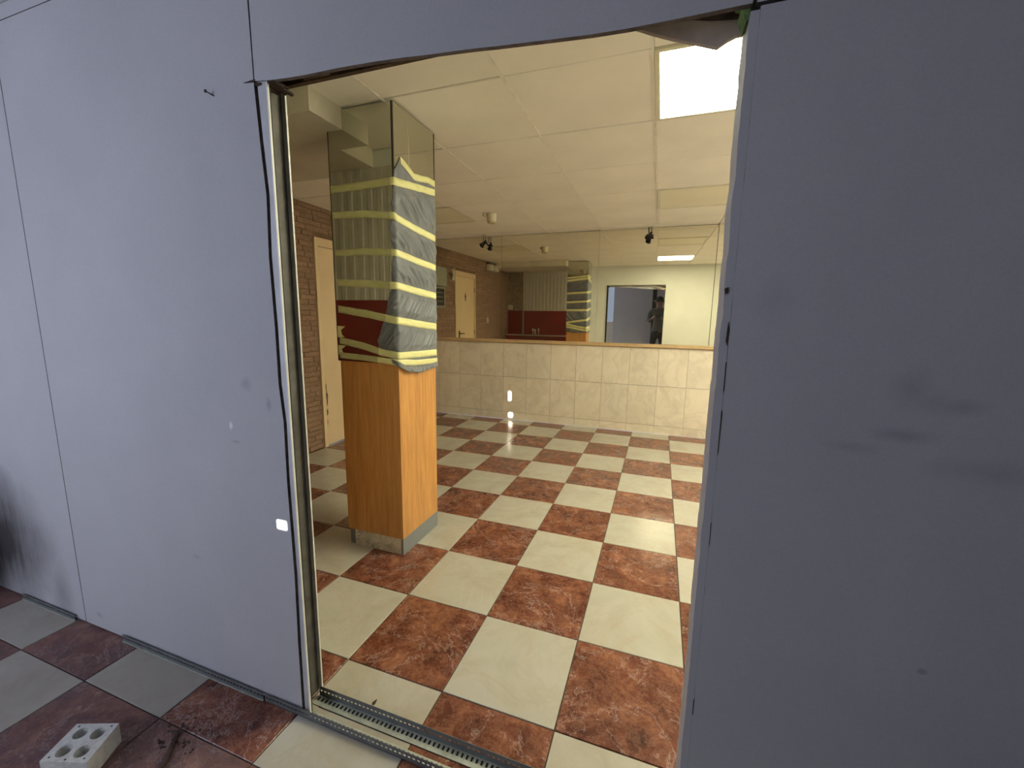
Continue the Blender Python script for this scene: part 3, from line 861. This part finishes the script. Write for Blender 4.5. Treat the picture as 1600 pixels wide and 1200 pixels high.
gp = .0022
edge_l = [(.004, 2.112), (.012, 1.95), (.022, 1.80), (.014, 1.62), (.018, 1.40), (.016, 1.225), (.026, 1.10), (.022, .9), (.026, .56), (.020, .30), (.018, .012)]
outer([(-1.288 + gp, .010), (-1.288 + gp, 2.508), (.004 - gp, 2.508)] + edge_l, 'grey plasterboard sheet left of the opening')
outer([(-2.55, .010), (-2.55, 2.508), (-1.288 - gp, 2.508), (-1.288 - gp, .010)], 'grey plasterboard sheet at the far left')
outer([(NX0, .010), (NX0, 2.508), (-2.55 - 2 * gp, 2.508), (-2.55 - 2 * gp, .010)], None)
outer([(NX0, 2.511), (NX0, ZC - .002), (XR, ZC - .002), (XR, 2.511)], 'narrow closing strip along the ceiling')
top_edge = [(.008, 2.112), (.062, 2.106), (.13, 2.101), (.202, 2.098), (.30, 2.097), (.362, 2.095), (.43, 2.092), (.509, 2.087), (.58, 2.081), (.643, 2.077), (.70, 2.073), (.767, 2.067), (.83, 2.062), (.889, 2.057), (.979, 2.051), (1.055, 2.048), (1.145, 2.047), (1.201, 2.047), (1.262, 2.047), (1.286, 2.047)]
outer([(1.290 - gp, 2.508), (.008 - gp + .003, 2.508)] + [(x, z + .0012 * noise.noise(Vector((x * 40, 1, 1)))) for x, z in top_edge], 'grey plasterboard header above the opening with a wavy cut edge')
redge = [(x + .010, z) for x, z in ragged(.010, 2.040, 1.290, .0015, 40, 1.1)]
outer(redge + [(2.55, 2.040), (2.55, .010)], 'dark grey plasterboard sheet right of the opening')
outer([(1.290 + gp * 1.5, 2.047), (1.290 + gp * 1.5, 2.508), (2.55, 2.508), (2.55, 2.047)], 'grey plasterboard sheet above the right-hand sheet')
outer([(2.555, .010), (2.555, 2.508), (XR, 2.508), (XR, .010)], None)
# dark backing visible through the seams
MB().box(-1.32, -1.25, YO + .0135, YO + .05, 0, 2.5).build('stud', 'dark_edge', wf)
MB().box(-.03, .0454, YO + .0165, YO + .019, 0, 2.5).build('stud', 'dark_edge', wf)
MB().box(1.31, 2.6, YO + .0135, YO + .05, 2.02, 2.07).build('stud', 'dark_edge', wf)
# jamb stud, left
j = MB()
j.prism([(x + .0085, z) for x, z in edge_l][::-1] + [(.0455, 2.113)] and [(.0455, .012)] + [(.0455, 2.112)] + [(x + .0085 + .0015 * noise.noise(Vector((z * 20, 3, 3))), z) for x, z in edge_l], 'y', YO + .004, YO + .010)
tag(j.build('stud_flange', 'stud_flange', wf), 'pale outer flange of the steel jamb stud')
MB().box(-.010, -.004, YO + .020, YI - .0005, .004, 2.137).build('stud_web', 'stud_steel', wf)
tag(MB().box(.0455, .0495, YO + .004, YO + .011, .004, 2.108).build('stud_lip_lit', 'stud_lip_lit', wf), 'steel lip with the panel light put into its colour')
tag(MB().box(-.0035, .0125, YI - .005, YI + .001, .012, 2.137).build('stud_lip_lit', 'stud_lip_lit', wf), 'steel lip with the panel light put into its colour')
# jamb, right
rj = MB(); rj.prism(ragged(.0, 2.035, 1.283, .0022, 110, 8.8)[::-1] + [(1.300, 0), (1.300, 2.035)], 'y', YO + .002, YI - .0135)
tag(rj.build('jamb_strip', 'board', wf, (0, 0, 0)), 'rough edge strip of the right jamb')
for pts_ in ([(1.283, 1.515), (1.290, 1.518), (1.291, 1.506), (1.285, 1.503)], [(1.296, 1.445), (1.300, 1.43), (1.298, 1.395), (1.2945, 1.405)],
             [(1.2985, 1.36), (1.3005, 1.36), (1.3010, 1.30), (1.2990, 1.29)], [(1.2990, 1.255), (1.3015, 1.25), (1.3010, 1.16), (1.2995, 1.15)], [(1.2995, .99), (1.3012, .99), (1.3012, .94), (1.3, .93)], [(1.2985, .52), (1.3010, .53), (1.3010, .485), (1.2990, .48)]):
    MB().prism(pts_, 'y', YO - .0006, YO + .0015).build('chipped_edge', 'torn_dark', wf)
# broken bits along the top cut
bits = MB()
for k in range(26):
    x = r5.uniform(-.008, .07); z = 2.110 + r5.uniform(-.008, .012); rr = r5.uniform(.004, .010)
    bits.prism([(x + rr * math.cos(a) * r5.uniform(.6, 1.4), z + rr * .6 * math.sin(a)) for a in (0, 1.2, 2.3, 3.4, 4.6, 5.5)], 'y', YO + r5.uniform(0, .02), YO + r5.uniform(.03, .09))
bits.prism([(-.035, 2.1125), (.01, 2.116), (.01, 2.108)], 'y', YO - .002, YO)
tag(bits.build('torn_paper', 'torn_dark', wf), 'dark torn paper at the corner of the cut', kind='stuff')
# hanging torn piece at the top right
flap = MB()
fz = [(1.035, 2.118), (1.053, 2.104), (1.10, 2.082), (1.147, 2.062), (1.191, 2.046), (1.215, 2.037), (1.236, 2.029), (1.257, 2.040), (1.275, 2.046), (1.292, 2.050), (1.293, 2.082), (1.219, 2.092), (1.162, 2.104), (1.10, 2.116)]
flap.prism(fz, 'y', -.172, -.160)
fl = flap.build('torn_board', 'torn_paper', wf); tag(fl, 'torn pale strip of board hanging in the top right corner')
fb = MB(); fb.prism([(1.10, 2.112), (1.162, 2.096), (1.22, 2.082), (1.293, 2.072), (1.293, 2.086), (1.219, 2.096), (1.162, 2.108), (1.10, 2.121)], 'y', -.178, -.155)
fb.build('torn_edge', 'torn_dark', wf)
gb = MB(); gb.prism([(1.262, 2.150), (1.264, 2.084), (1.285, 2.078), (1.285, 2.150)], 'y', -.246, -.175)
gb.prism([(1.268, 2.052), (1.284, 2.052), (1.284, 2.03), (1.278, 2.025)], 'y', -.246, -.20)
tag(gb.build('green_board', 'green_paper', wf), 'scrap of green moisture-proof board')

# perforated angle tracks
def angle(x0, x1, yv, direction, hgt, foot, label, lean=0.0, skew=0.0):
    """vertical perforated flange at yv, foot going towards +y (1) or -y (-1)"""
    e = MB(); pt = .0178; n = max(1, int((x1 - x0) / pt)); th = .0016
    def ring(flat, xa, xb):
        xm = (xa + xb) / 2; r = .0058; hz = hgt * .55
        hexa = [(xm + r * math.cos(a), hz + r * .9 * math.sin(a)) for a in [math.radians(d) for d in (225, 315, 0, 45, 135, 180)]]
        sq = [(xa, 0), (xb, 0), (xb, hz), (xb, hgt), (xa, hgt), (xa, hz)]
        return sq, hexa
    for side in (0, 1):
        yy = yv + (th if side else 0)
        for k in range(n):
            xa = x0 + k * pt; xb = xa + pt
            sq, hx = ring(0, xa, xb)
            P = lambda p: (p[0], yy + p[1] * lean, p[1])
            e.add([P(p) for p in sq + hx], [(q, (q + 1) % 6, 6 + (q + 1) % 6, 6 + q) for q in range(6)])
    e.box(x0, x0 + n * pt, yv + lean * hgt, yv + th + lean * hgt, hgt - .001, hgt)
    ya, yb = (yv, yv + foot) if direction > 0 else (yv - foot, yv + th)
    f = MB()
    if foot > .02:                                           # the foot has long slots
        ff = (yb - ya)
        for k in range(n):
            xa = x0 + k * pt; xb = xa + pt; xm = (xa + xb) / 2
            s0, s1_ = (ya + ff * .42, ya + ff * .82)
            f.box(xa, xm - .0042, s0, s1_, .0003, .0020); f.box(xm + .0042, xb, s0, s1_, .0003, .0020)
        f.box(x0, x0 + n * pt, ya, ya + ff * .42, .0003, .0020); f.box(x0, x0 + n * pt, ya + ff * .82, yb, .0003, .0020)
        f.box(x0, x0 + n * pt, ya + .001, yb - .001, .0001, .0003, 1)
    else: f.box(x0, x0 + n * pt, ya, yb, .0003, .0020)
    o = empty('metal_track', ((x0 + x1) / 2, yv, 0), label, 'metal track', 'perforated metal tracks at the foot of the partition')
    e.build('perforated_flange', 'track_steel', o); f.build('foot_plate', ['track_foot', 'dark_edge'], o)
    return o
angle(-1.0, -.16, -.2695, -1, .033, .004, 'perforated steel track against the foot of the left plasterboard sheet')
angle(-.155, 1.34, -.2695, 1, .033, .031, 'outer perforated steel track crossing the doorway threshold')
angle(.018, 1.275, -.178, -1, .042, .038, 'inner perforated steel track crossing the doorway threshold')
angle(-1.80, -1.35, -.2695, -1, .030, .004, 'short perforated steel track at the foot of the far left sheet')
dk = MB().box(.05, 1.28, -.2185, -.2168, .0002, .0012).build('dirt_line', 'dark_edge', wf)

# ================================================================== NEAR ROOM SHELL
nr = MB()
# rear wall slits: two sunbeams, and one added to imitate a spot's reflection
slits = []
def back_to_rear(p, t_):
    d = SUN; p = Vector(p); k = (p.y - NY0) / d.y
    return p - d * k
for p, sw_, sh in (((-.016, YO, .736), .046, .030), ((-.816, YW, .345), .034, .13), ((-.80, YW, .07), .055, .065)):
    q = back_to_rear(p, 0); slits.append((q.x, q.z, sw_, sh))
slits.sort()
m = nr; zt = ZC + .02
WX0, WX1, WZa, WZb = -2.85, -.38, .85, 2.15
m.box(NX0 - .15, WX0, NY0 - .004, NY0, 0, zt); m.box(WX0, WX1, NY0 - .004, NY0, 0, WZa); m.box(WX0, WX1, NY0 - .004, NY0, WZb, zt)
xprev = WX1
# group by x columns
cols = []
for (x, z, a, b) in slits:
    if cols and x - a / 2 < cols[-1][1]: 
        cols[-1][1] = max(cols[-1][1], x + a / 2); cols[-1][0] = min(cols[-1][0], x - a / 2); cols[-1][2].append((x, z, a, b))
    else: cols.append([x - a / 2, x + a / 2, [(x, z, a, b)]])
th = .004
for xa, xb, lst in cols:
    m.box(xprev, xa, NY0 - th, NY0, 0, zt)
    zp = 0
    for (x, z, a, b) in sorted(lst, key=lambda t: t[1]):
        m.box(xa, xb, NY0 - th, NY0, zp, z - b / 2)
        if x - a / 2 > xa: m.box(xa, x - a / 2, NY0 - th, NY0, z - b / 2, z + b / 2)
        if x + a / 2 < xb: m.box(x + a / 2, xb, NY0 - th, NY0, z - b / 2, z + b / 2)
        zp = z + b / 2
    m.box(xa, xb, NY0 - th, NY0, zp, zt)
    xprev = xb
m.box(xprev, XR + .15, NY0 - th, NY0, 0, zt)
tag(nr.build('wall_rear', 'plaster'), kind='structure')
# side wall, and a window in the rear wall
tag(MB().box(NX0 - .15, NX0, NY0, -.155, 0, zt).build('wall_side', 'plaster'), kind='structure')
wn = empty('window_1', (-1.2, NY0, WZa), None, kind='structure')
f = MB(); fa, fb_ = NY0 + .002, NY0 + .05
f.box(WX0, WX1, fa, fb_, WZa - .05, WZa); f.box(WX0, WX1, fa, fb_, WZb, WZb + .05); f.box(WX0 - .05, WX0, fa, fb_, WZa - .05, WZb + .05); f.box(WX1, WX1 + .05, fa, fb_, WZa - .05, WZb + .05)
f.build('window_frame', 'white_plastic', wn)
MB().box(WX0, WX1, NY0 - .004, NY0 - .001, WZa, WZb).build('glowing_pane', 'daylit_pane', wn)
MB().box(-.30, -.055, NY0 + .001, NY0 + .006, 1.25, 2.30).build('glowing_pane', 'glow_strip', wn)  # pale wall strip seen in the mirror, its brightness added as glow
# rear door, seen in the mirror through the opening
d2 = empty('door_2', (.48, NY0, 0), 'grey door leaf behind the photographer, seen in the mirror', kind='structure')
MB().box(-.045, 1.01, NY0 + .001, NY0 + .05, .01, 2.3).build('door_leaf', 'rear_door_paint', d2)
a = MB(); a.box(.955, .975, NY0 + .05, NY0 + .056, 1.18, 1.40); a.tube([(.965, NY0 + .056, 1.33), (.965, NY0 + .09, 1.33), (.84, NY0 + .09, 1.31)], .011)
a.build('door_handle', 'chrome', d2)
MB().box(1.012, 1.125, NY0 + .001, NY0 + .03, .0, 2.25).build('door_frame', 'dark_edge', d2)
for z in (.80, 1.36, 1.85): MB().box(1.03, 1.11, NY0 + .03, NY0 + .045, z, z + .022).build('hinge', 'chrome', d2)
MB().box(1.44, 1.46, NY0 + .001, NY0 + .02, 1.45, 2.0).build('white_strip', 'ribbed_white', d2)  # pale strip standing in for a bright gap of light

# black sack at the far left
sk = bmesh.new(); bmesh.ops.create_icosphere(sk, subdivisions=4, radius=1)
for v in sk.verts:
    n = v.co.copy(); k = 1 + .13 * noise.noise(n * 2.2) + .05 * noise.noise(n * 6)
    v.co = Vector((n.x * .20 * k, n.y * .125 * k, (n.z * .24 * k)))
    if n.z > .75: v.co.x *= .55; v.co.y *= .55; v.co.z += .05
mn = min(v.co.z for v in sk.verts)
for v in sk.verts: v.co.z = max(v.co.z - mn - .03, 0)
me = bpy.data.meshes.new('rubbish_sack'); sk.to_mesh(me); sk.free()
for p in me.polygons: p.use_smooth = True
me.materials.append(M['sack_black'])
so_ = bpy.data.objects.new('rubbish_sack', me); scene.collection.objects.link(so_)
so_.location = Vector((-2.17, -.43, 0)) * S
tag(so_, 'black sack on the floor against the partition at the far left edge', 'sack')

# ================================================================== LOOSE THINGS
# perforated white brick
A, B, C_, D = Vector((-.559, -.710, 0)), Vector((-.607, -.599, 0)), Vector((-.478, -.549, 0)), Vector((-.419, -.663, 0))
H = .071
def bl(u, v, z=0):
    p = A * (1 - u) * (1 - v) + D * u * (1 - v) + B * (1 - u) * v + C_ * u * v
    return Vector((p.x, p.y, z))
bm = bmesh.new()
N = 16
holes = [(.30, .27, .145, .165), (.70, .27, .145, .165), (.30, .73, .145, .165), (.70, .73, .145, .165)]
def add_face(pts):
    try: bm.faces.new([bm.verts.new(p * 1) for p in pts])
    except ValueError: pass
for z in (H, 0.0005):
    for (cx, cy, rx, ry) in holes:
        x0, x1 = (0, .5) if cx < .5 else (.5, 1); y0, y1 = (0, .5) if cy < .5 else (.5, 1)
        hx = []; bx = []
        for k in range(N):
            t = 2 * math.pi * k / N; c, s_ = math.cos(t), math.sin(t)
            hx.append((cx + rx * c, cy + ry * s_))
            tt = min(((x1 - cx) / c if c > 1e-6 else (x0 - cx) / c if c < -1e-6 else 9), ((y1 - cy) / s_ if s_ > 1e-6 else (y0 - cy) / s_ if s_ < -1e-6 else 9))
            bx.append((cx + tt * c, cy + tt * s_))
        cor = [(x1, y1), (x0, y1), (x0, y0), (x1, y0)]
        for k in range(N):
            l = (k + 1) % N
            pts = [bl(*hx[k], z), bl(*bx[k], z)]
            for cc in cor:
                a1 = math.atan2(cc[1] - cy, cc[0] - cx) % (2 * math.pi); ta, tb_ = 2 * math.pi * k / N, 2 * math.pi * (k + 1) / N
                if ta + 1e-6 < a1 < tb_ - 1e-6: pts.append(bl(*cc, z))
            pts += [bl(*bx[l], z), bl(*hx[l], z)]
            add_face(pts)
            if z == H:
                add_face([bl(*hx[k], H), bl(*hx[l], H), bl(*hx[l], .0005), bl(*hx[k], .0005)])
for a, b in (((0, 0), (1, 0)), ((1, 0), (1, 1)), ((1, 1), (0, 1)), ((0, 1), (0, 0))):
    m_ = ((a[0] + b[0]) / 2, (a[1] + b[1]) / 2)
    add_face([bl(*a, .0005), bl(*m_, .0005), bl(*b, .0005), bl(*b, H), bl(*m_, H), bl(*a, H)])
bmesh.ops.remove_doubles(bm, verts=bm.verts[:], dist=.0004)
bmesh.ops.recalc_face_normals(bm, faces=bm.faces[:])
og = Vector((-.515, -.63, 0))
for v in bm.verts: v.co = (v.co - og) * S
me = bpy.data.meshes.new('perforated_brick'); bm.to_mesh(me); bm.free(); me.materials.append(M['cinder'])
pb = bpy.data.objects.new('perforated_brick', me); scene.collection.objects.link(pb); pb.location = og * S; pb['o'] = list(og)
tag(pb, 'small white block with four round holes lying on a red floor tile', 'brick')
for u, v in ((.12, .10), (.88, .10), (.12, .92), (.88, .92), (.5, .06)):
    p = bl(u, v, H); MB().prism([(p.x + .0035 * math.cos(t), p.y + .003 * math.sin(t)) for t in (0, 1, 2, 3, 4, 5)], 'z', H, H + .0004).build('pin_hole', 'black_metal', pb)
# scrap
a = MB()
r6 = random.Random(5)
pts = [(-.352, -.470), (-.325, -.468), (-.300, -.500), (-.262, -.545), (-.235, -.60)]
a.tube([(x, y, .006) for x, y in pts], [.003, .006, .008, .007, .003], 7)
for k in range(40):
    x = r6.gauss(-.31, .035); y = r6.gauss(-.475, .028); q = r6.uniform(.002, .006)
    a.prism([(x + q * math.cos(t) * r6.uniform(.5, 1.5), y + q * math.sin(t)) for t in (0, 1.3, 2.6, 4, 5.2)], 'z', .0003, .002)
tag(a.build('debris', 'torn_dark', None, (-.30, -.5, 0)), 'dark scrap of debris on the red tile beside the white block', 'debris')
a = MB(); a.prism([(.228, -.136), (.236, -.118), (.241, -.137), (.237, -.143)], 'z', .0005, .004)
tag(a.build('debris', 'torn_dark', None, (.235, -.135, 0)), 'tiny dark chip on the cream tile behind the inner track', 'debris')
# nail
a = MB(); a.tube([(-.158, YO + .004, 2.096), (-.170, YO - .018, 2.104)], .0018, 8); a.tube([(-.169, YO - .0165, 2.1035), (-.1715, YO - .019, 2.105)], [.005, .0045], 10)
tag(a.build('nail', 'black_metal', None, (-.17, YO, 2.10)), 'bent nail sticking out of the grey sheet left of the opening', 'nail')

# ================================================================== PHOTOGRAPHER (seen only in the mirror)
def skin_mesh(name, verts, edges, radii, levels=1):
    me = bpy.data.meshes.new(name); me.from_pydata([Vector(v) * S for v in verts], edges, [])
    o = bpy.data.objects.new(name, me); scene.collection.objects.link(o)
    sk = o.modifiers.new('skin', 'SKIN'); sk.use_smooth_shade = True
    for i, r in enumerate(radii):
        rx, ry = r if isinstance(r, tuple) else (r, r)
        me.skin_vertices[0].data[i].radius = (rx * S, ry * S); me.skin_vertices[0].data[i].use_root = (i == 0)
    su = o.modifiers.new('sub', 'SUBSURF'); su.levels = levels; su.render_levels = levels
    dg = bpy.context.evaluated_depsgraph_get(); new = bpy.data.meshes.new_from_object(o.evaluated_get(dg))
    bpy.data.objects.remove(o); 
    return new
px, py = 1.20, -1.78
vv = [(px, py, 1.02),                                   # 0 pelvis
      (px, py + .01, 1.22), (px, py, 1.42), (px, py - .01, 1.56), (px, py, 1.66), (px, py + .03, 1.76), (px, py + .03, 1.86),   # spine..head 6
      (px - .21, py, 1.55), (px - .25, py + .10, 1.30), (px - .14, py + .36, 1.40), (px - .13, py + .43, 1.43),   # left arm 7..10
      (px + .21, py, 1.55), (px + .25, py + .10, 1.30), (px + .06, py + .36, 1.40), (px + .05, py + .43, 1.43),   # right arm 11..14
      (px - .11, py, .96), (px - .12, py + .02, .52), (px - .12, py - .02, .08), (px - .13, py + .13, .04),
      (px + .11, py, .96), (px + .12, py + .02, .52), (px + .12, py - .02, .08), (px + .13, py + .13, .04)]
ee = [(0, 1), (1, 2), (2, 3), (3, 4), (4, 5), (5, 6), (3, 7), (7, 8), (8, 9), (9, 10), (3, 11), (11, 12), (12, 13), (13, 14), (0, 15), (15, 16), (16, 17), (17, 18), (0, 19), (19, 20), (20, 21), (21, 22)]
rr = [.15, .14, .16, .13, .055, .085, .075, .07, .048, .032, .034, .07, .048, .032, .034, .10, .062, .042, .04, .10, .062, .042, .04]
# fingers: three short chains on each hand around the phone edge, plus a thumb
for side, wi in ((-1, 10), (1, 14)):
    w0 = Vector(vv[wi])
    for k in range(4):
        base = len(vv)
        ln = (.030, .036, .034, .027)[k]
        p1 = w0 + Vector((side * -.012, .030, .024 - .016 * k)); p2 = p1 + Vector((side * -.014, ln * .6, .002)); p3 = p2 + Vector((side * -.020, -.004, .002))
        vv += [tuple(p1), tuple(p2), tuple(p3)]; ee += [(wi, base), (base, base + 1), (base + 1, base + 2)]; rr += [.0095, .0085, .0075]
    base = len(vv)
    p1 = w0 + Vector((side * -.030, .0, -.012)); p2 = p1 + Vector((side * -.018, .012, .010))
    vv += [tuple(p1), tuple(p2)]; ee += [(wi, base), (base, base + 1)]; rr += [.011, .009]
person = empty('person', (px, py, 0), 'person in grey top and dark trousers holding a phone, seen in the far mirror', 'person')
me = skin_mesh('body', vv, ee, rr, 2)
me.materials.clear()
for k in ('jacket_grey', 'skin', 'trousers_dark', 'black_metal'): me.materials.append(M[k])
for p in me.polygons:
    c = p.center / S; p.use_smooth = True
    p.material_index = 2 if c.z < 1.05 else 0
    if c.z < .10: p.material_index = 3
    if c.z > 1.63 or (c.y > py + .33 and c.z > 1.2): p.material_index = 1
body = bpy.data.objects.new('body', me); scene.collection.objects.link(body); body.parent = person; body.location = -Vector((px, py, 0)) * S
def ell(name, c, r, mat, parent):
    b_ = bmesh.new(); bmesh.ops.create_icosphere(b_, subdivisions=3, radius=1)
    for v in b_.verts: v.co = Vector((v.co.x * r[0], v.co.y * r[1], v.co.z * r[2])) * S
    me_ = bpy.data.meshes.new(name); b_.to_mesh(me_); b_.free(); me_.materials.append(M[mat])
    for p in me_.polygons: p.use_smooth = True
    o = bpy.data.objects.new(name, me_); scene.collection.objects.link(o)
    o.parent = parent; o.location = (Vector(c) - Vector((px, py, 0))) * S; return o
ell('hair', (px, py + .012, 1.855), (.098, .108, .095), 'hair_dark', person)
ell('nose', (px, py + .125, 1.79), (.014, .02, .022), 'skin', person)
for sx in (-.034, .034): ell('eye', (px + sx, py + .108, 1.815), (.013, .008, .008), 'dark_edge', person)
for sx in (-.098, .098): ell('ear', (px + sx, py + .03, 1.80), (.012, .02, .032), 'skin', person)
ell('mouth', (px, py + .112, 1.745), (.024, .006, .006), 'torn_dark', person)
ph = empty('phone', (1.16, -1.30, 1.44), 'dark phone held up in front of the person, seen in the far mirror', 'phone')
pm = MB().box(-.085, .085, -.004, .004, -.042, .042).build('phone_case', 'black_metal', None, (0, 0, 0))
pm.parent = ph; pm.location = (0, 0, 0)
pm2 = MB().box(-.07, -.05, .004, .006, .01, .03).build('lens', 'dark_edge', None, (0, 0, 0)); pm2.parent = ph; pm2.location = (0, 0, 0)
ph.rotation_euler = (math.radians(-9), 0, math.radians(19.4))

for o in list(bpy.data.objects):
    if 'o' in o: del o['o']
